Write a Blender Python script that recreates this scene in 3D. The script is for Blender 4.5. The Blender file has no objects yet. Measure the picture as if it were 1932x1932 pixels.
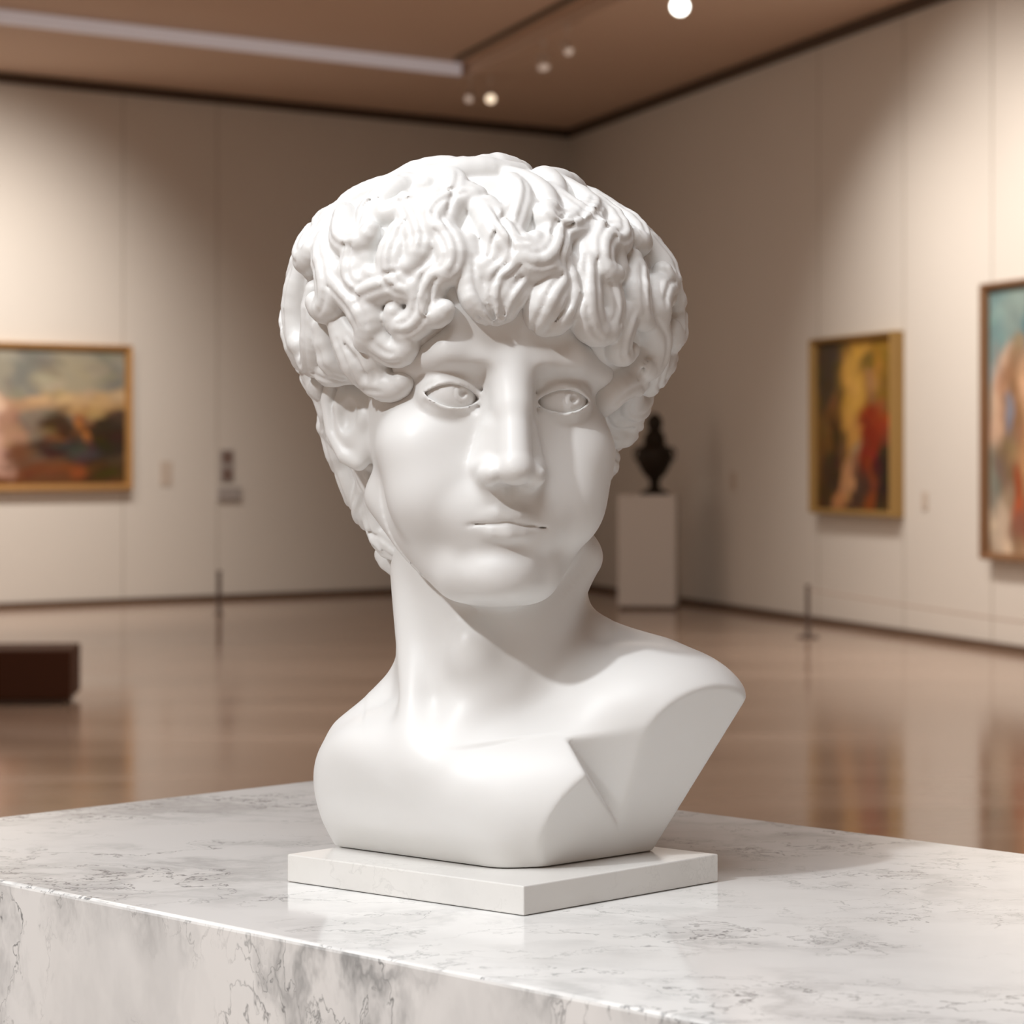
import bpy, math, random
import numpy as np
from mathutils import Vector, Matrix

C = bpy.context.scene.collection
sc = bpy.context.scene
F_PX, HX, HY, ZC = 5000.0, 966.0, 862.0, 1.5      # focal length, principal column, horizon row (1932 frame), eye height

# ------------------------------------------------------------------ camera
cd = bpy.data.cameras.new('camera'); cam = bpy.data.objects.new('camera', cd); C.objects.link(cam)
cam.location = (0, 0, ZC); cam.rotation_euler = (math.pi/2, 0, 0)
cd.sensor_width = 36; cd.lens = F_PX/1932*36; cd.shift_y = -104/1932
cd.clip_start = .1; cd.clip_end = 200
cd.dof.use_dof = True; cd.dof.focus_distance = 2.42; cd.dof.aperture_fstop = 9.5
sc.camera = cam
sc.view_settings.view_transform = 'Standard'; sc.view_settings.look = 'None'
sc.view_settings.gamma = 1; sc.view_settings.use_curve_mapping = False
sc.view_settings.exposure = 0.0
# ------------------------------------------------------------------ world (the dim rest of the gallery behind)
w = bpy.data.worlds.new('world'); sc.world = w; w.use_nodes = True
bgn = w.node_tree.nodes['Background']; bgn.inputs[0].default_value = (1.0, .79, .62, 1); bgn.inputs[1].default_value = .44

def light(name, typ, loc, target, energy, color, size=.1, angle=60, blend=1.0, sy=None):
    l = bpy.data.lights.new(name, typ); o = bpy.data.objects.new(name, l); C.objects.link(o)
    o.location = loc; d = Vector(target)-Vector(loc); o.rotation_euler = d.to_track_quat('-Z', 'Y').to_euler()
    l.energy = energy; l.color = color
    if typ == 'AREA':
        l.size = size
        if sy: l.shape = 'RECTANGLE'; l.size_y = sy
    else: l.shadow_soft_size = size
    if typ == 'SPOT': l.spot_size = math.radians(angle); l.spot_blend = blend
    return o

# ------------------------------------------------------------------ room geometry in plan
CORNER = Vector((.67, 30.8)); LP = Vector((-5.06, 26.2)); RP = Vector((3.27, 22.3))
DL = (LP-CORNER).normalized(); DR = (RP-CORNER).normalized()
NL = Vector((-DL.y, DL.x)); NL = NL if NL.y < 0 else -NL       # inward normals
NR = Vector((DR.y, -DR.x)); NR = NR if NR.x < 0 else -NR
ZT = 5.3
def wall_s(side, px):
    d = DL if side == 'L' else DR; k = (px-HX)/F_PX
    return (k*CORNER.y-CORNER.x)/(d.x-k*d.y)
def wall_z(side, px, py):
    d = DL if side == 'L' else DR
    return ZC+(HY-py)/F_PX*(CORNER.y+wall_s(side, px)*d.y)
def wall_pt(side, px, py, off=0.):
    d, n = (DL, NL) if side == 'L' else (DR, NR); p = CORNER+d*wall_s(side, px)+n*off
    return Vector((p.x, p.y, wall_z(side, px, py)))
def floor_pt(px, py, z=0.):
    Y = F_PX*(ZC-z)/(py-HY); return Vector(((px-HX)*Y/F_PX, Y, z))

# key light of the bust, a ceiling spot left of the camera, and an added soft fill over the foreground
light('key_spot', 'SPOT', (-3.0, -.35, 4.9), (-.02, 2.5, 1.35), 600, (.95, .98, 1.0), .13, 44, .8)
light('added_bust_fill', 'AREA', (-.8, 1.1, 5.2), (-.5, 2.0, 1.2), 185, (.94, .975, 1.0), 3.2)
light('added_floor_fill', 'AREA', (-.6, 15, 5.25), (-.6, 15, 0), 280, (1.0, .9, .8), 5, sy=9)  # added area fill that lifts the floor and the middle of the room
WARM = (1.0, .92, .83)
def washer(name, side, px, off, aim_y, e, ang=110, dpx=0):
    n = NL if side == 'L' else NR; a = wall_pt(side, px, 700)
    light(name, 'SPOT', (a.x+n.x*off, a.y+n.y*off, 5.1), wall_pt(side, px+dpx, aim_y), e, WARM, .06, ang, 1)
washer('wall_spot_left', 'L', -40, 3.6, 850, 620, 98, -60); washer('wall_spot_far_left', 'L', -440, 3.6, 850, 640, 112)
washer('wall_spot_right', 'R', 1870, 3.0, 820, 430, 108, 30); washer('wall_spot_near_right', 'R', 2150, 3.0, 820, 430, 108)
washer('wall_spot_portrait', 'R', 1700, 2.6, 850, 150, 85, 15)

# ------------------------------------------------------------------ helpers
def tag(o, label=None, cat=None, group=None, kind=None):
    for k, v in (('label', label), ('category', cat), ('group', group), ('kind', kind)):
        if v: o[k] = v
    return o
def empty(name, loc, rz=0):
    o = bpy.data.objects.new(name, None); C.objects.link(o); o.location = loc; o.rotation_euler = (0, 0, rz); o.empty_display_size = .05
    return o
class MB:
    def __init__(s): s.v = []; s.f = []
    def add(s, vs, fs):
        n = len(s.v); s.v += [tuple(v) for v in vs]; s.f += [tuple(i+n for i in f) for f in fs]; return s
    def box(s, x0, x1, y0, y1, z0, z1):
        return s.add([(x0,y0,z0),(x1,y0,z0),(x1,y1,z0),(x0,y1,z0),(x0,y0,z1),(x1,y0,z1),(x1,y1,z1),(x0,y1,z1)],
                     [(3,2,1,0),(4,5,6,7),(0,1,5,4),(1,2,6,5),(2,3,7,6),(3,0,4,7)])
    def prism(s, poly, z0, z1):
        n = len(poly)
        return s.add([(p[0],p[1],z0) for p in poly]+[(p[0],p[1],z1) for p in poly],
                     [tuple(range(n))[::-1], tuple(range(n, 2*n))]+[(i,(i+1)%n,n+(i+1)%n,n+i) for i in range(n)])
    def lathe(s, prof, seg=32, off=(0,0,0)):
        vs = []; fs = []; m = len(prof)
        for r, z in prof:
            for k in range(seg):
                t = 2*math.pi*k/seg; vs.append((off[0]+r*math.cos(t), off[1]+r*math.sin(t), off[2]+z))
        for i in range(m-1):
            for k in range(seg): fs.append((i*seg+k, i*seg+(k+1)%seg, (i+1)*seg+(k+1)%seg, (i+1)*seg+k))
        fs.append(tuple(range(seg))[::-1]); fs.append(tuple(range((m-1)*seg, m*seg)))
        return s.add(vs, fs)
    def tube(s, pts, r, seg=10):
        pts = [Vector(p) for p in pts]; vs = []; fs = []; n = len(pts)
        for i, p in enumerate(pts):
            d = (pts[min(i+1,n-1)]-pts[max(i-1,0)]).normalized()
            u = d.cross(Vector((0,0,1))); u = u if u.length > .05 else d.cross(Vector((1,0,0))); u.normalize(); v = d.cross(u)
            for k in range(seg):
                t = 2*math.pi*k/seg; vs.append(p+u*r*math.cos(t)+v*r*math.sin(t))
        for i in range(n-1):
            for k in range(seg): fs.append((i*seg+k, i*seg+(k+1)%seg, (i+1)*seg+(k+1)%seg, (i+1)*seg+k))
        fs.append(tuple(range(seg))[::-1]); fs.append(tuple(range((n-1)*seg, n*seg)))
        return s.add(vs, fs)
    def build(s, name, mat, parent=None, loc=None, rz=0, smooth=False, bevel=0, seg=2):
        me = bpy.data.meshes.new(name); me.from_pydata(s.v, [], s.f); me.validate(); me.update()
        import bmesh
        bm = bmesh.new(); bm.from_mesh(me); bmesh.ops.recalc_face_normals(bm, faces=bm.faces); bm.to_mesh(me); bm.free()
        o = bpy.data.objects.new(name, me); C.objects.link(o); me.materials.append(mat)
        if parent: o.parent = parent
        if loc is not None: o.location = loc
        o.rotation_euler = (0, 0, rz)
        if smooth:
            me.polygons.foreach_set('use_smooth', [True]*len(me.polygons)); me.set_sharp_from_angle(angle=math.radians(40))
        if bevel:
            b = o.modifiers.new('bevel', 'BEVEL'); b.width = bevel; b.segments = seg; b.limit_method = 'ANGLE'; b.harden_normals = False
        return o

# ------------------------------------------------------------------ materials
def mat(name, col, rough=.5, spec=.5, **kw):
    m = bpy.data.materials.new(name); m.use_nodes = True; b = m.node_tree.nodes['Principled BSDF']
    b.inputs['Base Color'].default_value = (*col, 1); b.inputs['Roughness'].default_value = rough
    b.inputs['Specular IOR Level'].default_value = spec
    for k, v in kw.items(): b.inputs[k.replace('_', ' ')].default_value = v
    return m
class NT:
    def __init__(s, m): s.t = m.node_tree; s.b = s.t.nodes['Principled BSDF']
    def n(s, typ, **kw):
        x = s.t.nodes.new(typ)
        for k, v in kw.items():
            if k.startswith('i_'):
                key = k[2:]; key = int(key) if key.isdigit() else key.replace('_', ' ')
                x.inputs[key].default_value = v
            else: setattr(x, k, v)
        return x
    def l(s, a, b): s.t.links.new(a, b)
    def math(s, op, a, b=None, clamp=False):
        x = s.t.nodes.new('ShaderNodeMath'); x.operation = op; x.use_clamp = clamp
        for i, v in enumerate((a, b)):
            if v is None: continue
            if isinstance(v, (int, float)): x.inputs[i].default_value = v
            else: s.l(v, x.inputs[i])
        return x.outputs[0]
    def ramp(s, fac, stops):
        r = s.t.nodes.new('ShaderNodeValToRGB'); e = r.color_ramp.elements
        while len(e) < len(stops): e.new(.5)
        for i, (p, c) in enumerate(stops): e[i].position = p; e[i].color = (*c, 1) if len(c) == 3 else c
        s.l(fac, r.inputs[0]); return r.outputs[0]
    def mix(s, fac, a, b, typ='MIX'):
        x = s.t.nodes.new('ShaderNodeMix'); x.data_type = 'RGBA'; x.blend_type = typ
        for sock, v in ((x.inputs[0], fac), (x.inputs[6], a), (x.inputs[7], b)):
            if isinstance(v, (int, float)): sock.default_value = v
            elif isinstance(v, tuple): sock.default_value = (*v, 1)
            else: s.l(v, sock)
        return x.outputs[2]
    def coords(s, scale=(1,1,1), rot=(0,0,0)):
        tc = s.t.nodes.new('ShaderNodeTexCoord'); mp = s.t.nodes.new('ShaderNodeMapping')
        mp.inputs['Scale'].default_value = scale; mp.inputs['Rotation'].default_value = rot
        s.l(tc.outputs['Object'], mp.inputs['Vector']); return mp.outputs[0]
    def noise(s, vec, scale, detail=6, rough=.6, dist=0., out=0):
        x = s.t.nodes.new('ShaderNodeTexNoise'); x.inputs['Scale'].default_value = scale; x.inputs['Detail'].default_value = detail
        x.inputs['Roughness'].default_value = rough; x.inputs['Distortion'].default_value = dist
        s.l(vec, x.inputs['Vector']); return x.outputs[out]

def marble(name, scale, rot, base=(.90,.895,.88), vein=(.15,.155,.16), amount=1.0, rough=.12, soft=.35, seed=0.):
    m = mat(name, base, rough); t = NT(m); v = t.coords(scale, rot)
    off = t.n('ShaderNodeVectorMath', operation='ADD'); t.l(v, off.inputs[0]); off.inputs[1].default_value = (seed, seed*1.7, seed*.6); v = off.outputs[0]
    wn = t.noise(v, 2.2, 5, .6, 0, 1); w2 = t.n('ShaderNodeVectorMath', operation='SCALE'); t.l(wn, w2.inputs[0]); w2.inputs['Scale'].default_value = .55
    ad = t.n('ShaderNodeVectorMath', operation='ADD'); t.l(v, ad.inputs[0]); t.l(w2.outputs[0], ad.inputs[1]); d = ad.outputs[0]
    def ridge(sc_, wid, det=5):
        n = t.noise(d, sc_, det, .56); a = t.math('ABSOLUTE', t.math('SUBTRACT', n, .5)); a = t.math('DIVIDE', a, wid, True)
        return t.math('POWER', t.math('SUBTRACT', 1., a, True), 1.6)
    mask = t.math('MULTIPLY', t.math('SUBTRACT', t.noise(v, 1.2, 3, .5), .40, True), 6, True)
    mask2 = t.math('MULTIPLY', t.math('SUBTRACT', t.noise(v, 2.4, 3, .5, .3), .48, True), 6., True)
    fine = t.math('MULTIPLY', ridge(2.2, .013), mask); fine2 = t.math('MULTIPLY', ridge(4.2, .018, 6), mask2)
    soft_ = t.math('MULTIPLY', t.math('MULTIPLY', ridge(1.8, .10, 5), mask), soft)
    cloud = t.math('MULTIPLY', t.math('SUBTRACT', t.noise(d, 1.3, 4, .55), .48, True), soft*1.6, True)
    tot = t.math('MAXIMUM', t.math('MULTIPLY', fine, .9), t.math('MULTIPLY', fine2, .65))
    tot = t.math('MAXIMUM', tot, soft_); tot = t.math('ADD', tot, cloud, True); tot = t.math('MULTIPLY', tot, amount, True)
    warmn = t.math('MULTIPLY', t.math('SUBTRACT', t.noise(v, .9, 2), .5, True), 1.6, True)
    c0 = t.mix(warmn, base, (base[0]*.99, base[1]*.96, base[2]*.925))
    t.l(t.mix(tot, c0, vein), t.b.inputs['Base Color'])
    return m
M = {}
M['marble'] = marble('veined_marble_top', (3.0, 3.6, 3), (0, 0, .3), amount=.95, rough=.10, soft=.30)
M['marble_side'] = marble('veined_marble_side', (4.2, 4.2, 2.4), (.15, .5, 0), amount=1.1, rough=.12, soft=.6, seed=3.3)
M['slab'] = marble('pale_marble', (4, 4, 4), (0, 0, 0), base=(.74,.725,.70), vein=(.45,.44,.42), amount=.35, rough=.3, seed=1.)
M['statue'] = mat('white_statue_marble', (.83, .82, .805), .42, .4)
t = NT(M['statue']); v = t.coords((8, 8, 8)); t.l(t.mix(t.noise(v, 1.3, 3), (.775,.77,.755), (.80,.795,.785)), t.b.inputs['Base Color'])
M['statue'].node_tree.nodes['Principled BSDF'].inputs['Subsurface Weight'].default_value = .12
M['statue'].node_tree.nodes['Principled BSDF'].inputs['Subsurface Radius'].default_value = (1, .9, .8)
M['statue'].node_tree.nodes['Principled BSDF'].inputs['Subsurface Scale'].default_value = .006

M['wall'] = mat('painted_wall', (.70, .665, .62), .8, .2)
t = NT(M['wall']); v = t.coords((1, 1, 1)); t.l(t.mix(t.noise(v, 1.1, 4), (.69,.655,.61), (.72,.685,.64)), t.b.inputs['Base Color'])
M['ceiling'] = mat('painted_ceiling', (.62, .46, .36), .8, .2)
t = NT(M['ceiling']); v = t.coords((1, 1, 1)); t.l(t.mix(t.noise(v, .4, 3), (.60,.45,.35), (.64,.48,.38)), t.b.inputs['Base Color'])
M['tray_side'] = mat('tray_edge', (.55, .52, .55), .6)
M['floor'] = mat('polished_floor', (.3, .2, .14), .12, .5)
t = NT(M['floor']); v = t.coords((.22, 1.1, 1)); n1 = t.noise(v, 1.0, 5, .6, .4); v2 = t.coords((.6, 4.0, 1)); n2 = t.noise(v2, 1.1, 4, .6)
t.l(t.mix(n2, t.ramp(n1, [(.3, (.26,.17,.12)), (.5, (.40,.285,.215)), (.7, (.56,.43,.35))]), (.40,.285,.22)), t.b.inputs['Base Color'])
t.l(t.math('ADD', t.math('MULTIPLY', n1, .16), .04), t.b.inputs['Roughness'])
M['baseboard'] = mat('dark_baseboard', (.11, .062, .038), .5)
M['cornice'] = mat('dark_cornice', (.075, .045, .028), .6)
M['seam'] = mat('wall_joint', (.45, .41, .36), .8)
M['gold'] = mat('gilt_frame', (.50, .27, .09), .42, .5, Metallic=.35)
t = NT(M['gold']); v = t.coords((5,5,5)); t.l(t.mix(t.noise(v, 3, 4), (.38,.19,.06), (.58,.34,.13)), t.b.inputs['Base Color'])
M['wood_frame'] = mat('brown_wood_frame', (.20, .10, .045), .45)
M['olive_frame'] = mat('old_gold_frame', (.36, .22, .07), .45, .5, Metallic=.25)
M['bench'] = mat('dark_brown_leather', (.05, .014, .004), .5, .2)
M['white'] = mat('white_plinth_paint', (.66, .62, .585), .6)
M['bronze'] = mat('dark_bronze', (.02, .013, .008), .5, .3, Metallic=.3)
M['metal'] = mat('grey_metal_post', (.14, .11, .10), .4, .5, Metallic=.7)
M['cord'] = mat('barrier_cord', (.42, .33, .28), .7)
M['label'] = mat('label_card', (.58, .50, .43), .7)
M['sign_brown'] = mat('brown_sign', (.20, .135, .115), .6)
M['sign_grey'] = mat('grey_sign', (.40, .37, .36), .6)
M['fixture'] = mat('spotlight_housing', (.62, .52, .45), .5)
M['track'] = mat('dark_track', (.10, .07, .045), .5)
def emis(name, col, s):
    m = mat(name, (.8,.8,.8), .4); b = m.node_tree.nodes['Principled BSDF']
    b.inputs['Emission Color'].default_value = (*col, 1); b.inputs['Emission Strength'].default_value = s; return m
M['lamp_white'] = emis('lit_lens_white', (.93, 1.0, .97), 7); M['lamp_warm'] = emis('lit_lens_warm', (1.0, .8, .58), 1.3)
M['lamp_dim'] = emis('dim_lens', (.8, .62, .52), .32); M['strip'] = emis('cove_strip', (.72, .68, .76), .20)

# ------------------------------------------------------------------ structure
def wall_box(name, side, s0, s1, z0, z1, y0, y1, m, kind='structure'):
    d, n = (DL, NL) if side == 'L' else (DR, NR)
    p = CORNER; poly = [p+d*s0+n*y0, p+d*s1+n*y0, p+d*s1+n*y1, p+d*s0+n*y1]
    return tag(MB().prism(poly, z0, z1).build(name, m), kind=kind)
def ceil_pt(px, py, z=ZT):
    Y = F_PX*(z-ZC)/(HY-py); return Vector(((px-HX)*Y/F_PX, Y))
T0 = ceil_pt(880, 146); TL = T0+DL*16; TR = T0+DR*24; TB = TL+DR*24
fl = MB().prism([(-14, -6), (12, -6), (12, 36), (-14, 36)], -.15, 0).build('floor', M['floor']); tag(fl, kind='structure')
wall_box('wall_left', 'L', -.4, 19, 0, ZT+.4, -.25, 0, M['wall'])
wall_box('wall_right', 'R', -.4, 36, 0, ZT+.4, -.25, 0, M['wall'])
# ceiling with a shallow rectangular recess
cm = MB()
far_r = CORNER+DR*37-NR*.2; far_l = CORNER+DL*19-NL*.2; cc = CORNER-(DL+DR)*.4
cm.prism([cc, far_r, TR, T0], ZT, ZT+.35)
cm.prism([cc, T0, TL, far_l], ZT, ZT+.35)
cm.prism([TR, far_r, far_l+DR*37, TB], ZT, ZT+.35)
cm.prism([TL, TB, far_l+DR*37, far_l], ZT, ZT+.35)
cm.prism([T0, TR, TB, TL], ZT+.13, ZT+.35)
tag(cm.build('ceiling', M['ceiling']), kind='structure')
wall_box('baseboard_left', 'L', 0.02, 19, 0, .055, 0, .03, M['baseboard'])
wall_box('baseboard_right', 'R', 0.02, 34, 0, .055, 0, .03, M['baseboard'])
wall_box('trim_1', 'L', 0.0, 19, ZT-.10, ZT, 0, .05, M['cornice'])
wall_box('trim_2', 'R', 0.0, 34, ZT-.10, ZT, 0, .05, M['cornice'])
k = 3
for side, px in (('L', 232), ('L', 410), ('R', 1545), ('R', 1706), ('R', 1872)):
    s = wall_s(side, px); wall_box('trim_%d' % k, side, s-.006, s+.006, .06, ZT-.1, 0, .004, M['seam']); k += 1
# pale band along the far edge of the recess, its brightness set as glow
a = T0; p0 = a+DL*.15-NL*0; mb = MB().prism([T0+DL*.1+NL*.01, T0+DL*15.8+NL*.01, T0+DL*15.8+NL*.05, T0+DL*.1+NL*.05], ZT+.005, ZT+.125)
tag(mb.build('cove_glow_band', M['strip']), 'long pale lavender band with a weak set-in glow along the far edge of the ceiling recess', 'light strip')
# track along the right edge of the recess
tr = MB().prism([T0+DR*.4+NR*.20, T0+DR*20+NR*.20, T0+DR*20+NR*.24, T0+DR*.4+NR*.24], ZT+.09, ZT+.128)
tag(tr.build('lighting_track', M['track']), 'thin dark lighting track running along the right edge of the ceiling recess', 'lighting track')

def spotlight(px, py, lens, label, r=.045, aim=(0, -.8, -1), group='ceiling spotlights'):
    z = ZT-.20; c = ceil_pt(px, py, z); root = empty('track_spotlight', (c.x, c.y, z)); tag(root, label, 'spotlight', group)
    MB().lathe([(.008, .03), (.008, .20)], 10).build('stem', M['fixture'], root, smooth=True)
    MB().lathe([(.03, .17), (.03, .20)], 16).build('mount', M['fixture'], root, smooth=True)
    q = Vector(aim).normalized().to_track_quat('-Z', 'Y')
    h = MB().lathe([(r*.55, .075), (r*.9, .06), (r, -.05), (r*.93, -.06), (r*.93, -.045)], 28).build('lamp_head', M['fixture'], root, smooth=True); h.rotation_euler = q.to_euler()
    l = MB().lathe([(r*.85, -.052), (r*.8, -.058), (r*.3, -.062)], 24).build('lens', lens, h, smooth=True)
spotlight(925, 182, M['lamp_warm'], 'small warm lit ceiling spotlight with a dim one just left of it', .055, (.1, -1, -.7))
spotlight(887, 183, M['lamp_dim'], 'small unlit ceiling spotlight nearest the inner corner of the ceiling recess', .045, (-.3, -1, -.6))
spotlight(1025, 118, M['lamp_dim'], 'pale elongated unlit ceiling spotlight under the middle of the dark track', .06, (.1, -.5, -1))
spotlight(1070, 90, M['lamp_dim'], 'faint pale ceiling spotlight beside the upper half of the dark track', .045, (.3, -.7, -.8))
spotlight(1285, 10, M['lamp_white'], 'brilliant white lit ceiling spotlight at the top edge of the view', .08, (-.25, -1, -.35))

# ------------------------------------------------------------------ pictures
def painting(name, side, x0, x1, yt, yb, fw, depth, fm, blobs, base, label, seed, res=(150, 130), oil=.5):
    """yt, yb: rows of the outer frame at its mid column"""
    d, n = (DL, NL) if side == 'L' else (DR, NR)
    s0, s1 = wall_s(side, x0), wall_s(side, x1); smid = wall_s(side, (x0+x1)/2)
    z1, z0 = wall_z(side, (x0+x1)/2, yt), wall_z(side, (x0+x1)/2, yb)
    W, H = abs(s1-s0), z1-z0; c = CORNER+d*(s0+s1)/2
    # local x runs to the viewer's right, local -y out of the wall
    right = Vector((-n.y, n.x)); right = right if right.x > 0 else -right
    rz = math.atan2(right.y, right.x)
    root = empty('framed_painting', (c.x, c.y, z0), rz); tag(root, label, 'painting', 'paintings on the gallery walls')
    w2 = W/2; m = MB()
    prof = [(0, 0), (0, depth*.75), (fw*.25, depth), (fw*.7, depth*.9), (fw, depth*.6), (fw, 0)]
    vs = []; fs = []
    for ins, dy in prof:
        for cx, cz in ((-w2+ins, ins), (w2-ins, ins), (w2-ins, H-ins), (-w2+ins, H-ins)): vs.append((cx, -dy-.002, cz))
    L = len(prof)
    for i in range(L):
        for q in range(4): fs.append((i*4+q, i*4+(q+1)%4, ((i+1)%L)*4+(q+1)%4, ((i+1)%L)*4+q))
    m.add(vs, fs).build('frame', fm, root)
    # canvas with its own brushed colours
    nx, nz = res; iw, ih = W-2*fw, H-2*fw
    u, vv = np.meshgrid(np.linspace(0, 1, nx), np.linspace(0, 1, nz))
    rng = np.random.RandomState(seed)
    wu = u+.018*np.sin(vv*23+rng.rand()*6)+.012*np.sin(u*31+vv*17); wv = vv+.016*np.sin(u*19+rng.rand()*6)+.01*np.sin(u*11-vv*37)
    col = np.zeros((nz, nx, 3)); col[:] = base[0]; col += (np.array(base[1])-np.array(base[0]))*vv[..., None]
    for (bx, by, rx, ry, ang, cc_, a_) in blobs:
        ca, sa = math.cos(ang), math.sin(ang); du, dv = wu-bx, (wv-by)
        e = ((du*ca+dv*sa)/rx)**2+((-du*sa+dv*ca)/ry)**2; al = a_*1/(1+np.exp((e-1)*5)); col = col*(1-al[..., None])+np.array(cc_)*al[..., None]
    for _ in range(260):                      # loose brush dabs
        bx, by = rng.rand(2); rx, ry = .02+.05*rng.rand(), .01+.03*rng.rand(); ang = rng.rand()*3.14
        i, j = int(by*(nz-1)), int(bx*(nx-1)); cc_ = np.clip(col[i, j]*(.7+.65*rng.rand())+rng.randn(3)*.01, 0, 1)
        ca, sa = math.cos(ang), math.sin(ang); du, dv = u-bx, vv-by; e = ((du*ca+dv*sa)/rx)**2+((-du*sa+dv*ca)/ry)**2
        al = .6/(1+np.exp((e-1)*4)); col = col*(1-al[..., None])+cc_*al[..., None]
    X = -iw/2+u*iw; Z = fw+vv*ih; Y = np.full_like(X, -depth*.45)
    verts = np.stack([X, Y, Z], -1).reshape(-1, 3)
    I = np.arange(nx*nz).reshape(nz, nx); fq = np.stack([I[:-1, :-1], I[:-1, 1:], I[1:, 1:], I[1:, :-1]], -1).reshape(-1, 4)
    nv = len(verts)
    back = verts.copy()[[0, nx-1, nx*nz-1, nx*(nz-1)]]; back[:, 1] = -.004
    faces = fq.tolist()+[(nv+3, nv+2, nv+1, nv), ]
    me = bpy.data.meshes.new('canvas'); me.from_pydata(verts.tolist()+back.tolist(), [], faces); me.update()
    ca_ = me.color_attributes.new('paint', 'FLOAT_COLOR', 'POINT')
    rgba = np.ones((nv+4, 4)); rgba[:nv, :3] = col.reshape(-1, 3); rgba[nv:, :3] = .3; ca_.data.foreach_set('color', rgba.ravel())
    mm = mat('oil_paint_'+name, (.5,.5,.5), oil, .3); at = mm.node_tree.nodes.new('ShaderNodeAttribute'); at.attribute_name = 'paint'
    mm.node_tree.links.new(at.outputs['Color'], mm.node_tree.nodes['Principled BSDF'].inputs['Base Color'])
    me.materials.append(mm); o = bpy.data.objects.new('canvas', me); C.objects.link(o); o.parent = root
    return root
def S(r, g, b):
    return tuple(((c/255)/12.92 if c/255 < .04045 else ((c/255+.055)/1.055)**2.4) for c in (r, g, b))
# landscape-format scene at left; frame spans off the picture
left_blobs = [(.5,.85,.7,.25,0,S(150,145,130),.9),(.62,.85,.10,.2,0,S(105,110,110),.7),(.95,.8,.06,.12,0,S(105,112,112),.7),(.78,.78,.16,.18,0,S(165,155,130),.7),
 (.5,.60,.5,.06,0,S(178,140,105),.8),(.82,.62,.22,.08,.05,S(190,160,120),.9),(.87,.56,.13,.05,0,S(180,145,95),.8),
 (.73,.42,.07,.13,0,S(58,36,16),.95),(.93,.36,.13,.2,0,S(45,27,10),.95),(.83,.40,.022,.17,0,S(165,105,50),.95),(.70,.30,.05,.05,0,S(160,95,40),.7),
 (.78,.25,.25,.08,-.1,S(52,44,36),.9),(.84,.24,.07,.035,0,S(68,70,76),.6),(.6,.1,.3,.06,.1,S(110,58,28),.8),(.92,.1,.2,.07,0,S(60,40,20),.8),(.75,.10,.09,.04,.2,S(140,80,40),.7),
 (.42,.35,.10,.30,-.15,S(205,165,145),.95),(.32,.45,.10,.2,.2,S(150,95,70),.9),(.45,.62,.035,.1,0,S(215,185,160),.95),(.34,.72,.05,.08,0,S(95,80,60),.95),(.35,.56,.05,.05,0,S(235,205,175),.95),
 (.46,.16,.06,.1,.1,S(190,150,135),.9),(.15,.4,.1,.3,.1,S(120,60,40),.9),(.1,.7,.08,.1,0,S(200,160,130),.8),(.53,.42,.05,.17,0,S(160,125,95),.8),(.56,.22,.05,.1,0,S(110,70,50),.8)]
painting('market', 'L', -250, 241, 645, 927, .07, .13, M['gold'], left_blobs, (S(100,60,30), S(150,150,138)),
         'wide landscape-format painting in a thin gold frame on the left wall', 3, (220, 130))
mid_blobs = [(.15,.85,.2,.35,0,S(62,52,40),.95),(.56,.72,.25,.34,0,S(190,145,60),.95),(.47,.75,.10,.25,0,S(205,160,75),.8),(.8,.85,.2,.2,0,S(150,112,35),.85),(.95,.5,.07,.6,0,S(135,95,35),.8),(.9,.7,.08,.16,0,S(120,90,25),.8),
 (.48,.42,.10,.16,0,S(190,140,70),.85),(.50,.30,.05,.1,0,S(160,140,110),.8),(.22,.50,.12,.15,.2,S(115,78,30),.9),(.2,.66,.05,.06,0,S(130,85,40),.9),(.14,.35,.14,.2,0,S(105,72,28),.85),(.2,.16,.16,.2,0,S(55,35,15),.9),(.24,.42,.05,.14,.2,S(45,30,14),.8),
 (.66,.86,.09,.05,.1,S(115,92,35),.9),(.68,.74,.06,.09,-.2,S(170,125,85),.9),(.72,.62,.10,.08,0,S(120,80,45),.8),(.74,.50,.19,.12,0,S(140,45,8),.97),(.68,.30,.14,.20,.1,S(128,34,5),.97),(.93,.46,.06,.1,0,S(175,65,20),.9),(.7,.12,.07,.2,0,S(135,62,15),.9),
 (.88,.2,.13,.22,0,S(38,24,14),.96),(.55,.12,.12,.12,.4,S(70,48,35),.9),(.38,.16,.07,.2,-.6,S(190,140,95),.9),(.3,.04,.1,.06,0,S(175,120,75),.8),(.5,.25,.05,.08,0,S(95,65,45),.8)]
painting('cloak', 'R', 1550, 1706, 632, 972, .05, .13, M['olive_frame'], mid_blobs, (S(80,52,25), S(140,105,45)),
         'upright painting with a red-cloaked figure against yellow, in an old gold frame', 5)
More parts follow.
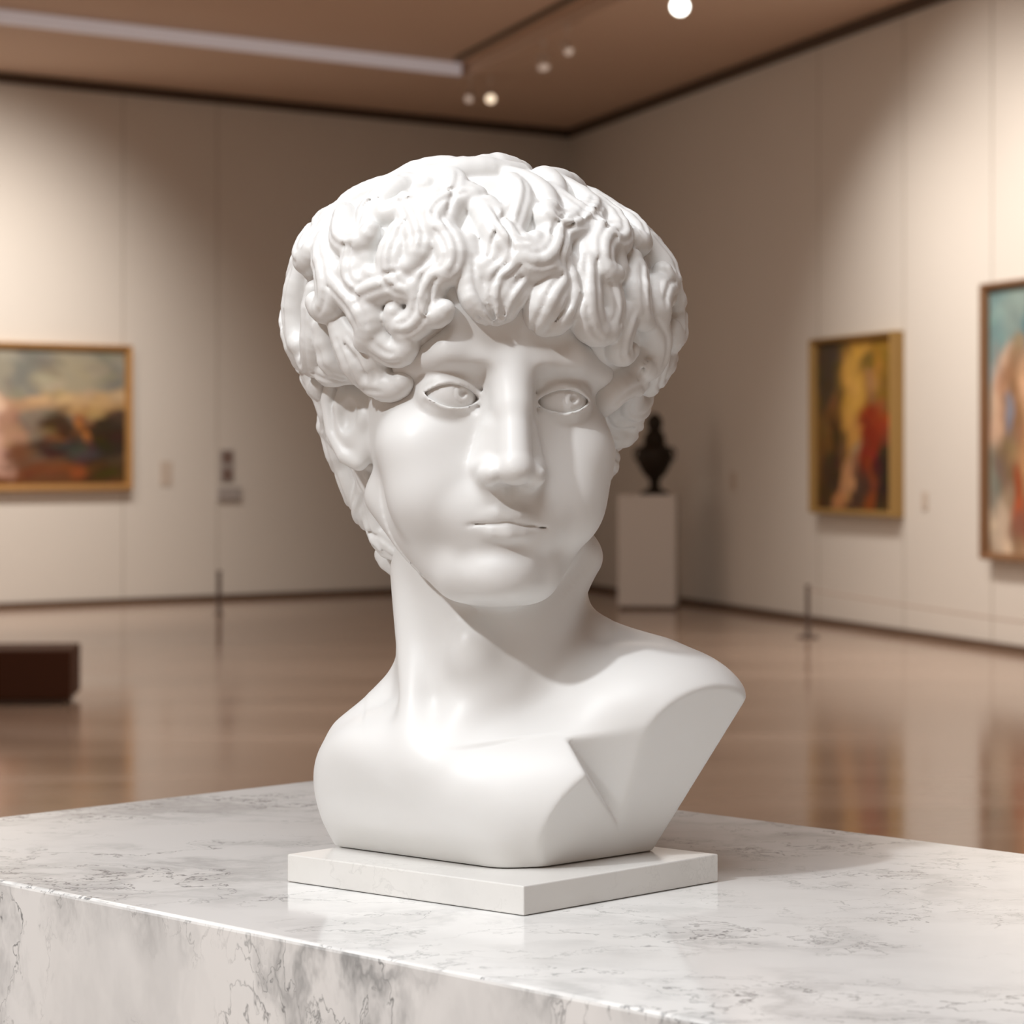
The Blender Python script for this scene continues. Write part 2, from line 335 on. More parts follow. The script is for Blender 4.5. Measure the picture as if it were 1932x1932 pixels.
right_blobs = [(.15,.85,.35,.25,0,S(110,140,142),.95),(.5,.92,.4,.12,0,S(135,150,145),.8),(.06,.25,.12,.25,0,S(120,128,120),.85),(.22,.35,.14,.35,.1,S(120,95,68),.9),(.10,.60,.08,.2,-.3,S(205,170,145),.9),
 (.22,.62,.12,.18,-.3,S(140,100,65),.85),(.17,.53,.035,.09,0,S(125,130,145),.95),(.5,.62,.22,.2,.1,S(205,165,130),.95),(.48,.35,.2,.25,0,S(190,145,100),.95),(.5,.12,.2,.14,0,S(150,75,45),.85),(.25,.2,.04,.12,.1,S(165,75,35),.9),
 (.52,.82,.15,.09,0,S(100,75,40),.95),(.55,.76,.07,.06,0,S(210,160,115),.95),(.34,.83,.07,.06,.3,S(60,105,125),.7),(.12,.1,.1,.12,0,S(205,185,165),.85),(.8,.5,.15,.35,0,S(120,60,35),.9),(.85,.85,.2,.15,0,S(100,130,135),.8)]
painting('mother', 'R', 1872, 2110, 520, 1065, .06, .12, M['wood_frame'], right_blobs, (S(185,150,120), S(120,140,138)),
         'large pale blue and cream painting in a brown frame, cut by the right edge', 8)

def plate(name, side, px, py, wpx, hpx, m, label, cat, group=None, th=.012):
    d, n = (DL, NL) if side == 'L' else (DR, NR); dep = CORNER.y+wall_s(side, px)*d.y
    w_ = abs(wall_s(side, px+wpx/2)-wall_s(side, px-wpx/2)); h_ = hpx*dep/F_PX
    right = Vector((-n.y, n.x)); right = right if right.x > 0 else -right; p = wall_pt(side, px, py)
    o = MB().box(-w_/2, w_/2, -th-.001, -.001, -h_/2, h_/2).build(name, m, loc=p, rz=math.atan2(right.y, right.x), bevel=.002)
    return tag(o, label, cat, group)
plate('wall_label', 'L', 313, 893, 22, 46, M['label'], 'faint beige label card right of the wide gold-framed painting', 'label')
plate('wall_label', 'R', 1385, 908, 9, 34, M['label'], 'faint label card on the right wall between plinth and red-cloak painting', 'label')
plate('wall_label', 'R', 1746, 945, 10, 34, M['label'], 'faint label card between the two paintings on the right wall', 'label')
d_, n_ = DL, NL
p = wall_pt('L', 427, 879); root = empty('wall_sign', p, math.atan2(abs(DL.y), abs(DL.x))); tag(root, 'small brown framed sign above the grey plate on the left wall', 'sign')
MB().box(-.085, .085, -.02, -.001, -.17, .17).build('panel', M['sign_grey'], root, bevel=.003)
MB().box(-.06, .06, -.024, -.021, .03, .15).build('picture', M['sign_brown'], root); MB().box(-.06, .06, -.024, -.021, -.15, -.03).build('picture', M['sign_brown'], root)
plate('wall_plate', 'L', 430, 931, 42, 24, M['sign_grey'], 'small grey plate mounted under the brown sign on the left wall', 'plate', th=.05)

# ------------------------------------------------------------------ gallery furniture
# bench
b0 = floor_pt(134, 1331); dirb = Vector((-1, -.07, 0)).normalized(); perp = Vector((-dirb.y, dirb.x, 0)); perp = perp if perp.y > 0 else -perp
rt = empty('gallery_bench', (b0.x, b0.y, 0), math.atan2(-dirb.y, -dirb.x)); tag(rt, 'low dark brown block bench on the floor at the left edge', 'bench')
MB().box(-1.9, 0, 0, .62, .035, .335).build('seat', M['bench'], rt, bevel=.012)
MB().box(-1.86, -.05, .04, .58, 0, .035).build('base', M['baseboard'], rt)
# plinth with vase
pf = floor_pt(1220, 1150)
pr = empty('display_plinth', (pf.x, pf.y, 0), -.12); tag(pr, 'tall white box plinth carrying the dark vase in the far corner', 'plinth')
hpl = ZC-(934-HY)*pf.y/F_PX; wp = 118*pf.y/F_PX/2*.93
MB().box(-wp, wp, 0, 2*wp, .03, hpl).build('body', M['white'], pr, bevel=.006); MB().box(-wp+.02, wp-.02, .02, 2*wp-.02, 0, .03).build('base', M['baseboard'], pr)
u_ = pf.y/F_PX
vr = empty('lidded_vase', (pf.x+(1238-1220)*u_, pf.y+wp, hpl)); tag(vr, 'dark bronze lidded vase standing on the white plinth in the corner', 'vase')
kx = u_
MB().lathe([(0.01,0),(27*kx,0),(27*kx,5*kx),(14*kx,10*kx),(9*kx,18*kx),(11*kx,28*kx),(22*kx,40*kx),(31*kx,56*kx),(35*kx,72*kx),(34*kx,84*kx),(24*kx,92*kx),(20*kx,100*kx)], 36).build('body', M['bronze'], vr, smooth=True)
MB().lathe([(20*kx,100*kx),(22*kx,103*kx),(17*kx,118*kx),(11*kx,124*kx)], 32).build('neck', M['bronze'], vr, smooth=True)
MB().lathe([(11*kx,124*kx),(15*kx,130*kx),(15*kx,144*kx),(10*kx,150*kx),(5*kx,155*kx),(1*kx,156*kx)], 28).build('lid', M['bronze'], vr, smooth=True)
for sgn in (-1, 1):
    MB().tube([(sgn*(32*kx), 0, 64*kx), (sgn*38*kx, 0, 70*kx), (sgn*40*kx, 0, 80*kx), (sgn*36*kx, 0, 88*kx), (sgn*25*kx, 0, 90*kx)], 2.6*kx).build('handle', M['bronze'], vr, smooth=True)
# barriers
def stanchion(px, py, h, label, r=.018, br=5):
    p = floor_pt(px, py); s = empty('barrier_post', p); tag(s, label, 'barrier post', 'low barrier posts')
    MB().lathe([(r*br, 0), (r*br, .008), (r*br*.88, .016), (.02, .022)], 28).build('base', M['metal'], s, smooth=True)
    MB().lathe([(r, .02), (r, h-.02), (r*1.3, h-.018), (r*1.3, h-.002), (r*.6, h)], 16).build('pole', M['metal'], s, smooth=True)
    return p, s
pR, post = stanchion(1524, 1203, .44, 'slim grey barrier post on the floor before the right wall')
stanchion(413, 1160, .42, 'slim grey barrier post on the floor before the left wall', .022, 2.2)
q = pR+Vector((DR.x, DR.y, 0))*9
pts = [Vector((pR.x, pR.y, .40)).lerp(Vector((q.x, q.y, .40)), i/24) for i in range(25)]
for i, p_ in enumerate(pts): p_.z -= .05*math.sin(math.pi*i/24)
MB().tube([p_-pR for p_ in pts], .006).build('cord', M['cord'], post)['label'] = 'thin slack cord'

# ------------------------------------------------------------------ marble block and slab
ZB = 1.10
def tp(px, py, z=ZB): return floor_pt(px, py, z)
Lc, Bc, Fc = tp(-377, 1585), tp(725, 1457), tp(1700, 2003); Rc = Fc+(Bc-Lc)
cen = (Lc+Rc)/2
poly = [(q.x-cen.x, q.y-cen.y) for q in (Fc, Rc, Bc, Lc)]
blk = MB().prism(poly, 0, ZB).build('marble_block', M['marble'], loc=(cen.x, cen.y, 0), bevel=.004, seg=3)
blk.data.materials.append(M['marble_side'])
for f in blk.data.polygons:
    if abs(f.normal.z) < .5: f.material_index = 1
tag(blk, 'large grey-veined white marble block filling the foreground under the bust', 'marble block')
Fs, Ls, Rs = tp(988, 1729), tp(542, 1664), tp(1355, 1664); Bs = Ls+Rs-Fs; cs = (Ls+Rs)/2; TH = .0263
sl = MB().prism([(q.x-cs.x, q.y-cs.y) for q in (Fs, Rs, Bs, Ls)], .0006, TH).build('marble_slab', M['slab'], loc=(cs.x, cs.y, ZB), bevel=.0012)
tag(sl, 'thin square pale marble slab lying on the block under the bust', 'slab')

# ------------------------------------------------------------------ the bust, modelled as a distance field
U = .05; YB = 2.5
class Vol:
    def __init__(s, lo, hi, h):
        s.h = h; s.lo = np.array(lo, float); n = [int(math.ceil((b-a_)/h))+1 for a_, b in zip(lo, hi)]
        s.ax = [(lo[i]+h*np.arange(n[i])).astype(np.float32) for i in range(3)]; s.F = np.full(n, 5., np.float32)
    def sub(s, lo, hi):
        r = []
        for i in range(3):
            a_ = int(max(0, math.floor((lo[i]-s.lo[i])/s.h))); b = int(min(len(s.ax[i]), math.ceil((hi[i]-s.lo[i])/s.h)+1))
            if b <= a_: return None
            r.append(slice(a_, b))
        return tuple(r)
    def op(s, fn, lo, hi, k=.1, mode='add', pad=.15):
        p = k+pad; sl_ = s.sub([v_-p for v_ in lo], [v_+p for v_ in hi])
        if sl_ is None: return
        x = s.ax[0][sl_[0]][:, None, None]; y = s.ax[1][sl_[1]][None, :, None]; z = s.ax[2][sl_[2]][None, None, :]
        b = fn(x, y, z); A = s.F[sl_]
        s.F[sl_] = smin(A, b, k) if mode == 'add' else (-smin(-A, b, k) if mode == 'cut' else -smin(-A, -b, k))
def smin(a_, b, k):
    h = np.clip(.5+.5*(b-a_)/k, 0, 1); return b*(1-h)+a_*h-k*h*(1-h)
def seg_d(x, y, z, a_, b, ra, rb, sq=(1, 1, 1)):
    a_ = np.array(a_, float); b = np.array(b, float); d = b-a_; dd = float(d@d)+1e-9
    t_ = np.clip(((x-a_[0])*d[0]+(y-a_[1])*d[1]+(z-a_[2])*d[2])/dd, 0, 1)
    return np.sqrt((x-a_[0]-t_*d[0])**2+(y-a_[1]-t_*d[1])**2+(z-a_[2]-t_*d[2])**2)-(ra+(rb-ra)*t_)
def rotm(yaw, roll, pitch=0):
    return np.array(Matrix.Rotation(yaw, 3, 'Z') @ Matrix.Rotation(roll, 3, 'Y') @ Matrix.Rotation(pitch, 3, 'X'))
class Frame:
    """local frame inside a volume; every point p = O + R q"""
    def __init__(s, vol, O=(0, 0, 0), R=np.eye(3)): s.v = vol; s.O = np.array(O, float); s.R = R
    def loc(s, x, y, z):
        R = s.R; a_, b, c = x-s.O[0], y-s.O[1], z-s.O[2]
        return (R[0, 0]*a_+R[1, 0]*b+R[2, 0]*c, R[0, 1]*a_+R[1, 1]*b+R[2, 1]*c, R[0, 2]*a_+R[1, 2]*b+R[2, 2]*c)
    def w(s, p): return s.O+s.R@np.array(p, float)
    def go(s, fn, c, r, k, mode, pad=.15):
        c = s.w(c); s.v.op(lambda x, y, z: fn(*s.loc(x, y, z)), c-r, c+r, k, mode, pad)
    def ell(s, c, r, k=.1, mode='add', R=None):
        c = np.array(c, float); r = np.array(r, float)
        def fn(x, y, z):
            x, y, z = x-c[0], y-c[1], z-c[2]
            if R is not None: x, y, z = (R[0,0]*x+R[1,0]*y+R[2,0]*z, R[0,1]*x+R[1,1]*y+R[2,1]*z, R[0,2]*x+R[1,2]*y+R[2,2]*z)
            k0 = np.sqrt((x/r[0])**2+(y/r[1])**2+(z/r[2])**2); k1 = np.sqrt((x/r[0]**2)**2+(y/r[1]**2)**2+(z/r[2]**2)**2)+1e-6
            return k0*(k0-1)/k1
        s.go(fn, c, max(r), k, mode)
    def cap(s, a_, b, ra, rb, k=.1, mode='add'):
        a_ = np.array(a_, float); b = np.array(b, float); c = (a_+b)/2; rr = np.linalg.norm(a_-b)/2+max(ra, rb)
        wa, wb = s.w(a_), s.w(b); m_ = max(ra, rb)
        s.v.op(lambda x, y, z: seg_d(x, y, z, wa, wb, ra, rb), np.minimum(wa, wb)-m_, np.maximum(wa, wb)+m_, k, mode)
    def tube(s, pts, rs, k=.1, mode='add'):
        W = [s.w(p) for p in pts]; lo = np.min(W, 0)-max(rs); hi = np.max(W, 0)+max(rs)
        def fn(x, y, z):
            o = None
            for i in range(len(W)-1):
                d = seg_d(x, y, z, W[i], W[i+1], rs[i], rs[i+1]); o = d if o is None else np.minimum(o, d)
            return o
        s.v.op(fn, lo, hi, k, mode)
def nets(F, lo, h):
    n = np.array(F.shape); neg = F < 0
    c = np.zeros(n-1, np.int8)
    for i in (0, 1):
        for j in (0, 1):
            for k_ in (0, 1): c += neg[i:n[0]-1+i, j:n[1]-1+j, k_:n[2]-1+k_]
    act = np.argwhere((c > 0) & (c < 8)); idx = np.full(n-1, -1, np.int64); idx[act[:, 0], act[:, 1], act[:, 2]] = np.arange(len(act))
    acc = np.zeros((len(act), 3)); cnt = np.zeros(len(act))
    for ax in range(3):
        o1, o2 = [a_ for a_ in range(3) if a_ != ax]
        for p_ in (0, 1):
            for q_ in (0, 1):
                a_ = act.copy(); a_[:, o1] += p_; a_[:, o2] += q_; b = a_.copy(); b[:, ax] += 1
                fa = F[a_[:, 0], a_[:, 1], a_[:, 2]]; fb = F[b[:, 0], b[:, 1], b[:, 2]]; m_ = (fa < 0) != (fb < 0)
                t_ = np.where(m_, fa/np.where(m_, fa-fb, 1), 0); P = a_.astype(float); P[:, ax] += t_
                acc[m_] += P[m_]; cnt[m_] += 1
    V = acc/cnt[:, None]*h+np.array(lo)
    quads = []
    for ax in range(3):
        o1, o2 = [(1, 2), (2, 0), (0, 1)][ax]
        s1 = [slice(None)]*3; s2 = [slice(None)]*3; s1[ax] = slice(0, -1); s2[ax] = slice(1, None)
        for q_ in (o1, o2): s1[q_] = slice(1, -1); s2[q_] = slice(1, -1)
        A, B = neg[tuple(s1)], neg[tuple(s2)]; e = np.argwhere(A != B); fl_ = A[e[:, 0], e[:, 1], e[:, 2]]
        e[:, o1] += 1; e[:, o2] += 1
        def g(d1, d2):
            x = e.copy(); x[:, o1] -= d1; x[:, o2] -= d2; return idx[x[:, 0], x[:, 1], x[:, 2]]
        Q = np.stack([g(1, 1), g(0, 1), g(0, 0), g(1, 0)], 1); Q[~fl_] = Q[~fl_][:, ::-1]; quads.append(Q)
    return V, np.concatenate(quads)
def relax(V, Q, it, lam=.5):
    E = np.concatenate([Q[:, [0, 1]], Q[:, [1, 2]], Q[:, [2, 3]], Q[:, [3, 0]]]); deg = np.bincount(E.ravel(), minlength=len(V)).astype(float)
    for _ in range(it):
        S_ = np.stack([np.bincount(E[:, 0], V[E[:, 1], a_], len(V))+np.bincount(E[:, 1], V[E[:, 0], a_], len(V)) for a_ in range(3)], 1)
        V = V+lam*(S_/deg[:, None]-V)
    return V
def vol_mesh(name, vol, m, parent, it=1, scale=U):
    V, Q = nets(vol.F, vol.lo, vol.h); V = relax(V, Q, it)
    me = bpy.data.meshes.new(name); me.vertices.add(len(V)); me.vertices.foreach_set('co', (V*scale).astype(np.float32).ravel())
    me.loops.add(len(Q)*4); me.loops.foreach_set('vertex_index', Q.astype(np.int32).ravel()); me.polygons.add(len(Q))
    me.polygons.foreach_set('loop_start', np.arange(0, len(Q)*4, 4, dtype=np.int32)); me.polygons.foreach_set('loop_total', np.full(len(Q), 4, np.int32))
    me.polygons.foreach_set('use_smooth', np.ones(len(Q), bool)); me.update(calc_edges=True); me.validate()
    me.materials.append(m); o = bpy.data.objects.new(name, me); C.objects.link(o)
    if parent: o.parent = parent
    return o
def table(zs, vs, lo=-6, hi=6, sm=.25):
    g = np.linspace(lo, hi, 1201); t_ = np.interp(g, zs, vs); kx_ = np.arange(-60, 61)*.01; w_ = np.exp(-.5*(kx_/sm)**2); w_ /= w_.sum()
    t_ = np.convolve(np.pad(t_, 60, 'edge'), w_, 'valid'); return lambda z: np.interp(z, g, t_).astype(np.float32)

HO = (-.50, .1, 1.05); HR = rotm(math.radians(12), math.radians(2.5))
bust = empty('marble_bust', (0, YB, ZC)); tag(bust, 'white marble bust of a curly-haired youth standing on the square slab', 'bust')

# ---- body: head, neck and shoulders in one surface
body = Vol((-4.6, -4.2, -7.7), (4.9, 4.6, 5.2), .038)
W_ = Frame(body); H = Frame(body, HO, HR)
wz = table([-4.2,-3.8,-3.35,-2.8,-2.0,-1.0,0,1,2,3,4,4.7], [.3,.68,1.05,1.42,1.84,2.16,2.24,2.24,2.15,1.85,1.2,.2], sm=.2)
fz = table([-4.2,-3.8,-3.5,-3.0,-2.6,-2.1,-1.6,-.8,0,.45,.9,1.6,2.6,3.6,4.7], [-1.2,-2.1,-2.42,-2.42,-2.3,-2.42,-2.40,-2.25,-2.18,-2.3,-2.42,-2.42,-2.2,-1.6,-.2], sm=.14)
bz = table([-4.2,-3.6,-2.8,-1.8,-.6,.5,2,3.5,4.7], [-1.0,-.6,.2,1.1,2.0,3.0,3.2,2.6,.8], sm=.3)
cz = table([-4.2,-3.6,-2.8,-1.8,-.6,1,4.7], [-1.1,-.95,-.6,-.3,-.1,0,.3], sm=.3)
def face_fn(x, y, z):
    w_, f_, b_, c_ = wz(z), fz(z), bz(z), cz(z); D = np.where(y < c_, c_-f_, b_-c_); D = np.maximum(D, .15)
    p_ = 2.18; q_ = ((np.abs(x)/w_)**p_+(np.abs(y-c_)/D)**p_)**(1/p_)
    f = (q_-1)*np.minimum(w_, D)*.85
    f = -smin(-f, 3.82+z, .45)
    return np.maximum(f, z-4.6).astype(np.float32)
H.go(face_fn, (0, .3, .3), 5.0, .05, 'add')
for sg in (-1, 1):
    H.ell((sg*1.42, -1.35, -.95), (.75, .8, .7), .55)                   # cheekbone
    H.ell((sg*1.22, -1.50, -1.85), (.78, .78, .85), .5)
    H.cap((sg*1.75, .35, -1.9), (sg*.75, -1.65, -3.2), .40, .38, .5)     # jaw line
    H.cap((sg*.42, -2.28, .62), (sg*1.15, -2.17, .80), .27, .24, .3); H.cap((sg*1.15, -2.17, .80), (sg*1.85, -1.55, .55), .24, .22, .3)  # brow
    H.ell((sg*1.05, -2.62, .08), (.72, .42, .36), .32, 'cut')            # socket
    H.ell((sg*.62, -2.62, .22), (.30, .36, .30), .25, 'cut')
H.ell((0, -2.25, 2.0), (1.5, .35, .9), .5)                               # forehead
H.cap((0, -2.15, .2), (0, -2.40, -1.20), .34, .46, .3); H.cap((0, -2.36, .55), (0, -2.94, -1.12), .25, .30, .28)                 # nose bridge
H.cap((0, -2.22, .70), (0, -2.5, -.1), .27, .25, .3)
H.ell((0, -2.96, -1.30), (.33, .33, .25), .16)
for sg in (-1, 1):
    H.ell((sg*.40, -2.72, -1.36), (.20, .36, .23), .14)                  # nostril wing
    H.cap((sg*.30, -2.4, -.6), (sg*.42, -2.4, -1.25), .12, .2, .3)
    H.ell((sg*.21, -2.82, -1.66), (.12, .24, .13), .06, 'cut')
    H.tube([(sg*.50, -2.95, -1.10), (sg*.70, -2.66, -1.22), (sg*.74, -2.5, -1.5)], [.03, .04, .03], .14, 'cut')          # nostril
H.cap((0, -2.62, -1.62), (0, -2.66, -2.0), .11, .07, .16, 'cut')          # philtrum
# mouth
H.ell((0, -2.17, -2.2), (.95, .36, .62), .4)
for sg in (-1, 1):
    H.tube([(0, -2.52, -2.12), (sg*.18, -2.53, -2.08), (sg*.42, -2.42, -2.14), (sg*.68, -2.24, -2.25)], [.11, .13, .09, .03], .14)
    H.tube([(0, -2.50, -2.43), (sg*.25, -2.47, -2.42), (sg*.46, -2.38, -2.37), (sg*.66, -2.22, -2.29)], [.15, .14, .09, .03], .14)
def slot(x, y, z):
    zc = -2.255+.03*np.cos(x*7)*np.exp(-(x/.35)**2)-.05*(x/.7)**2; yl = -2.72+.62*x*x
    return np.maximum(np.maximum(np.abs(z-zc)-.022+.015*np.abs(x), np.abs(x)-.74), y-(yl+.12))
H.go(slot, (0, -2.6, -2.25), .9, .05, 'cut')
H.cap((-.3, -2.66, -2.80), (.3, -2.66, -2.80), .12, .12, .28, 'cut')     # fold under the lip
H.ell((0, -2.15, -3.18), (.60, .42, .40), .3)                             # chin
# eyes: lid shell opened by an almond
EYE = [(-1.03, -1.68, .02), (1.03, -1.68, .02)]
for sg, e in zip((-1, 1), EYE):
    H.ell(e, (.625, .625, .58), .08)
    def almond(x, y, z, e=e, sg=sg):
        dx, dz = x-e[0], z-e[2]+.02+dx_t(x-e[0], sg)
        a_ = np.sqrt(dx**2+(dz+.50)**2)-.71; b = np.sqrt(dx**2+(dz-.52)**2)-.72
        return np.maximum(np.maximum(a_, b), y+1.60)+0*y
    def dx_t(d, sg): return -.05*sg*d
    H.go(almond, (e[0], -2.3, 0), .7, .03, 'cut')
    H.tube([(e[0]+t_*.62, -2.30+.26*t_*t_+(.08 if t_*sg > 0 else 0)*abs(t_), e[2]+.36-.30*t_*t_) for t_ in (-1, -.5, 0, .5, 1)], [.035]*5, .06, 'cut')  # lid fold
    H.tube([(e[0]+t_*.50, -2.28+.22*t_*t_, e[2]-.36+.18*t_*t_) for t_ in (-1, -.5, 0, .5, 1)], [.03]*5, .12, 'cut')
# ear at the figure's right
EAR = Frame(body, HO+HR@np.array((-2.12, .25, -.35)), HR@rotm(math.radians(32), math.radians(6)))
EAR.ell((-.15, .45, 0), (.20, .50, .72), .12)
EAR.tube([(.02, 0, .30), (-.16, .05, .66), (-.26, .42, .92), (-.32, .85, .72), (-.32, .98, .2), (-.24, .80, -.40), (-.14, .45, -.80), (-.05, .15, -.92), (.05, .05, -.6)], [.10, .13, .14, .14, .13, .13, .17, .16, .1], .05)
EAR.tube([(-.26, .62, .55), (-.30, .66, .1), (-.22, .5, -.4)], [.08, .10, .07], .06)
EAR.ell((-.34, .32, -.08), (.16, .24, .34), .08, 'cut'); EAR.ell((-.12, .02, -.12), (.14, .12, .2), .1)
EAR.ell((.0, .12, -.55), (.22, .26, .42), .12)
H.ell((2.15, .55, -.35), (.2, .45, .75), .12)
# neck
W_.tube([(-.5, 1.2, 0), (-.42, 1.0, -2.2), (-.38, .80, -3.6), (-.36, .62, -5.0)], [1.7, 1.88, 1.84, 1.9], .2)
W_.ell((-.72, -1.02, -3.62), (.42, .32, .5), .4)                          # throat
W_.cap((1.3, .2, -1.9), (-1.5, -1.25, -5.9), .42, .34, .45); W_.cap((-1.85, .6, -2.2), (-1.8, -1.25, -5.8), .36, .24, .35)   # neck muscles
# chest and shoulders
W_.ell((-.9, .35, -6.55), (2.85, 2.55, 1.75), .7)
W_.ell((2.35, .45, -4.85), (2.2, 2.1, 1.38), .6)
W_.ell((-2.5, .5, -6.05), (1.25, 1.7, 1.2), .5)
W_.ell((.9, -.5, -6.3), (2.3, 1.9, 1.5), .6)
W_.cap((-1.4, 1.4, -3.9), (-3.0, .8, -5.35), .5, .40, .35); W_.cap((.9, 1.3, -3.3), (2.6, .8, -4.15), .55, .65, .4)
W_.cap((-1.1, -1.65, -6.3), (2.2, -1.0, -4.7), .18, .28, .5); W_.cap((-2.2, -1.35, -6.2), (-3.0, -.3, -5.7), .15, .2, .5)      # collar bones
W_.ell((-.9, .5, -7.6), (2.5, 2.5, 1.4), .4); W_.ell((1.9, .9, -6.2), (2.1, 1.9, 1.7), .5)
def notch(x, y, z):
    a_ = -((x-.80)*.86+(z+4.80)*.5); b = -(y+1.16)-(z+6.3)*.44+(x-1.64)*.12
    return (np.maximum(a_, -b)+0*(x+y+z)).astype(np.float32)
body.op(notch, (.4, -4, -7.0), (4.2, 0, -4.3), .05, 'cut', 0)
# classic truncation: flat cuts
def plane(p0, n_, k=.05):
    n_ = np.array(n_, float); n_ /= np.linalg.norm(n_); p0 = np.array(p0, float)
    body.op(lambda x, y, z: ((x-p0[0])*n_[0]+(y-p0[1])*n_[1]+(z-p0[2])*n_[2])+np.zeros((1, 1, 1), np.float32), (-5, -5, -8), (5, 5, -2.6), k, 'int', 0)
P0 = (.1, -2.28, -7.47)
plane(P0, (6.87, -7.19, -4.67), .06)
body.op(lambda x, y, z: (-(x-P0[0]+.36)*.658-(y-P0[1]+.42)*.753+(z+7.47)*.05-.42*np.sqrt(.1+np.maximum(0, z+6.9)**2)+.13).astype(np.float32), (-5, -5, -8), (5, 5, -4.0), .6, 'int', 0)
plane((P0[0], P0[1], P0[2]), (-3.06, -3.5, -4.2), .2)
plane((2.45, 1.0, -7.47), (3.3, .9, -1.95), .1)
plane((0, 0, -7.46), (0, 0, -1), .02)
plane((0, 2.6, 0), (0, 1, 0), .15)
fig = vol_mesh('head_and_shoulders', body, M['statue'], bust, 1)

# ---- eyes
for e in EYE:
    ev = Vol((-.75, -.75, -.75), (.75, .75, .75), .02); ef = Frame(ev); ef.ell((0, 0, 0), (.535, .535, .535), .01)
    g = Vector((.36, -1, .07)).normalized(); c = np.array(g)*.535
    a1 = Vector((0, 0, 1)).cross(g).normalized(); a2 = g.cross(a1)
    ring = [tuple(c*(math.cos(.36)) + (np.array(a1)*math.cos(q_)+np.array(a2)*math.sin(q_))*.185) for q_ in np.linspace(0, 2*math.pi, 21)]
    ef.tube(ring, [.012]*21, .015, 'cut'); ef.ell(tuple(c*.99), (.075, .075, .075), .03, 'cut')
    eo = vol_mesh('eye', ev, M['statue'], fig, 1); R3 = Matrix(HR.tolist()); eo.rotation_euler = R3.to_euler(); p3 = Vector(HO)+R3@Vector(e); eo.location = p3*U

# ---- hair
hair = Vol((-4.8, -4.0, -2.4), (4.1, 5.2, 6.1), .038)
HW = Frame(hair); HH = Frame(hair, HO, HR)
HW.ell((-.52, 1.15, 2.75), (3.5, 3.7, 2.65), .3)
HW.ell((-.9, .8, 3.55), (2.9, 3.2, 1.85), .5)
HW.cap((-2.35, 1.6, 1.0), (-1.75, 1.6, -1.4), 1.15, .75, .5); HW.cap((1.1, 1.9, 1.0), (.35, 2.0, -1.0), 1.1, .8, .5)
HH.ell((0, -3.3, -1.0), (2.5, 3.2, 2.75), .15, 'cut'); HH.ell((-2.6, -.35, -.7), (1.1, 1.25, 1.35), .12, 'cut'); HH.ell((2.6, -.5, -1.1), (1.25, 1.9, 1.55), .15, 'cut')
rnd = random.Random(11)
surf = hair.F.copy()
def samp(F, p):
    i = [int(round((p[a_]-hair.lo[a_])/hair.h)) for a_ in range(3)]
    if any(i[a_] < 1 or i[a_] >= F.shape[a_]-1 for a_ in range(3)): return 9, None
    g = np.array([F[i[0]+1, i[1], i[2]]-F[i[0]-1, i[1], i[2]], F[i[0], i[1]+1, i[2]]-F[i[0], i[1]-1, i[2]], F[i[0], i[1], i[2]+1]-F[i[0], i[1], i[2]-1]])
    return F[i[0], i[1], i[2]], g/(np.linalg.norm(g)+1e-9)
def snap(p, off=0.):
    p = np.array(p, float)
    for _ in range(6):
        d, g = samp(surf, p)
        if g is None: return None, None
        p = p-g*(d-off)*.9
    return p, g
CROWN = np.array((-.2, 1.6, 5.6))
def lock(p, ang, hand, L, r0, n=15, lift=.10, k=.05, hook=1.0, groove=True):
    """a comma-shaped lock: leaves along `ang` (from the direction away from the crown) and coils at its tip"""
    p, g = snap(p)
    if p is None: return
    f = p-CROWN; f -= g*(f@g)
    if np.linalg.norm(f) < .2: f = np.cross(g, (0, 1., 0))
    f /= np.linalg.norm(f); th = ang; q_ = p-f*math.cos(ang)*L*.25-np.cross(g, f)*math.sin(ang)*L*.25; pts = []; rs = []; ns = []
    for i in range(n):
        t_ = i/(n-1); c2, g2 = snap(q_)
        if c2 is None: return
        f2 = f-g2*(f@g2); f2 /= np.linalg.norm(f2)+1e-9; sd = np.cross(g2, f2)
        pts.append(c2+g2*lift*(.1+1.1*t_**1.5)); ns.append(g2); rs.append(r0*(.45+.55*math.sin(math.pi*min(1, .12+t_*.80))))
        ds = L/(n-1)*(1-.45*t_); th += hand*(-.13+.78*t_**1.15*hook)*15/n
        q_ = c2+(f2*math.cos(th)+sd*math.sin(th))*ds
    HW.tube([tuple(v_) for v_ in pts], rs, k)
    if groove and p[2] < 4.95:
        for of in (-.42, .30):
            o_ = []
            for i in range(2, n-3):
                d_ = np.cross(ns[i], pts[min(i+1, n-1)]-pts[max(i-1, 0)]); d_ /= np.linalg.norm(d_)+1e-9
                o_.append(tuple(pts[i]+(ns[i]*math.sqrt(1-of*of)+d_*of*hand)*rs[i]*1.0))
            GR.append((o_, hand))
GR = []
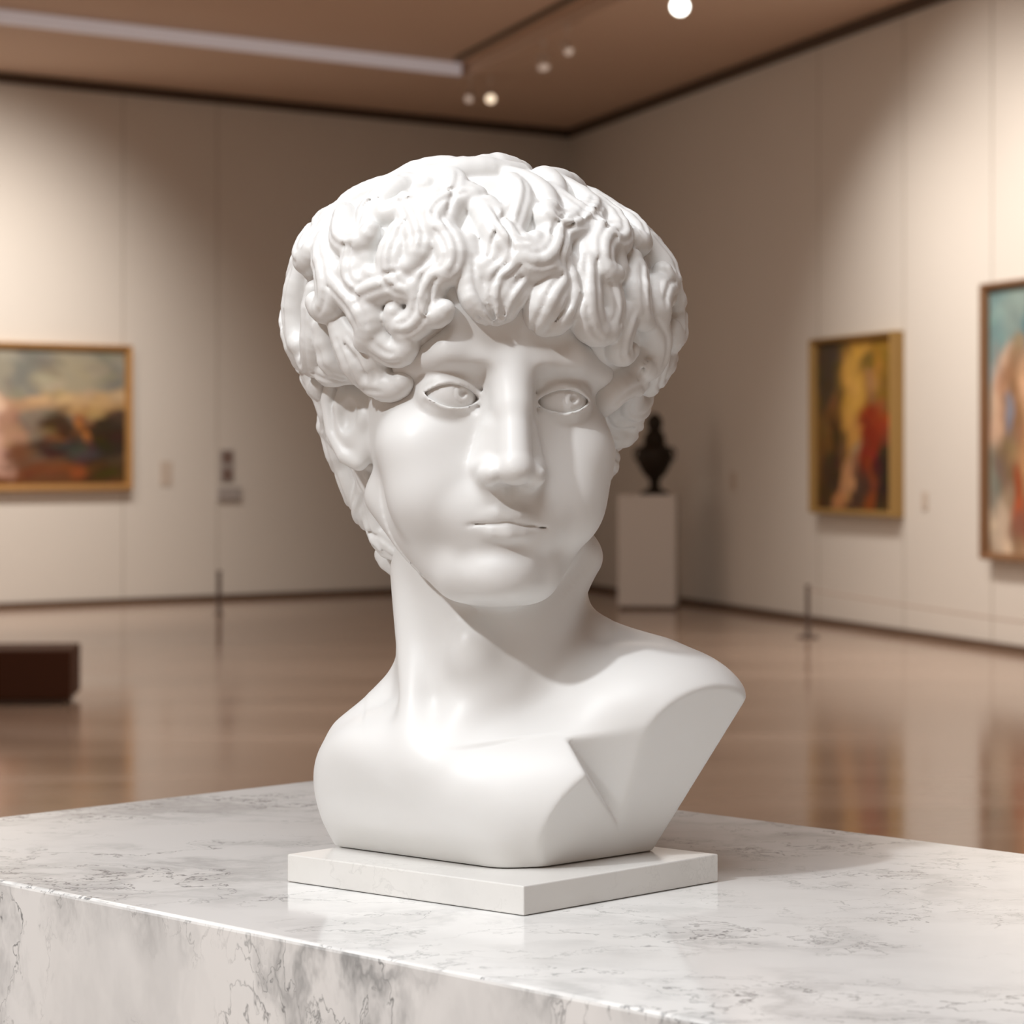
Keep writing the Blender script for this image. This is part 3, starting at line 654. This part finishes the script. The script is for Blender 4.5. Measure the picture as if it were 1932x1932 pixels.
def scatter(n, rng, sep, filt, L, r0, lift, hook=1.):
    got = []; tries = 0
    while len(got) < n and tries < n*80:
        tries += 1
        v_ = np.array([rng.gauss(0, 1) for _ in range(3)]); v_ /= np.linalg.norm(v_)
        p = np.array((-.6, 1.1, 2.2))+v_*4.0; p, g = snap(p)
        if p is None or any(np.linalg.norm(p-q_) < sep for q_ in got) or not filt(p): continue
        got.append(p); lock(p, rng.uniform(-1.0, 1.0), rng.choice((-1, 1)), L*rng.uniform(.8, 1.2), r0*rng.uniform(.85, 1.15), lift=lift, hook=hook*rng.uniform(.6, 1.1))
def hair_ok(p):
    q_ = HR.T@(p-np.array(HO)); return not (q_[1] < -.3 and q_[2] < 1.9 and abs(q_[0]) < 2.5) and q_[2] > -3.2
scatter(150, rnd, .74, lambda p: hair_ok(p) and p[2] < 4.5, 2.2, .34, .16)
scatter(44, rnd, .72, lambda p: p[2] >= 4.3, 2.3, .30, .0, .4)
# fringe over the forehead and temples
for fx, fy_, fz_, a0, hd, L, r0 in [(-2.3,-1.5,1.45,.4,1,2.4,.36),(-1.6,-2.1,1.95,-.3,-1,2.3,.36),(-.75,-2.4,2.25,.5,1,2.2,.33),(.0,-2.4,2.25,-.5,1,2.2,.33),(.7,-2.4,2.3,.2,-1,2.3,.34),(1.4,-2.1,2.15,.5,-1,2.2,.33),(2.1,-1.6,1.7,-.2,1,2.2,.33),
        (-2.55,-1.0,.9,.3,-1,2.0,.32),(2.45,-1.0,.9,.1,1,2.0,.30),(-1.9,-1.9,2.75,0,1,2.6,.38),(-.4,-2.3,2.95,.4,-1,2.5,.36),(.9,-2.2,3.0,-.3,1,2.5,.36)]:
    lock(HH.w((fx, fy_, fz_)), a0, hd, L, r0*.9, lift=.10)
for g_, hd in GR:
    run = []
    for q_ in list(g_)+[None]:
        if q_ is not None and abs(samp(hair.F, q_)[0]) < .07: run.append(q_)
        else:
            if len(run) > 3: HW.tube(run, [.006]+[.03]*(len(run)-2)+[.006], .07, 'cut')
            run = []
ho = vol_mesh('hair', hair, M['statue'], fig, 1); ho['label'] = 'thick curly carved hair'
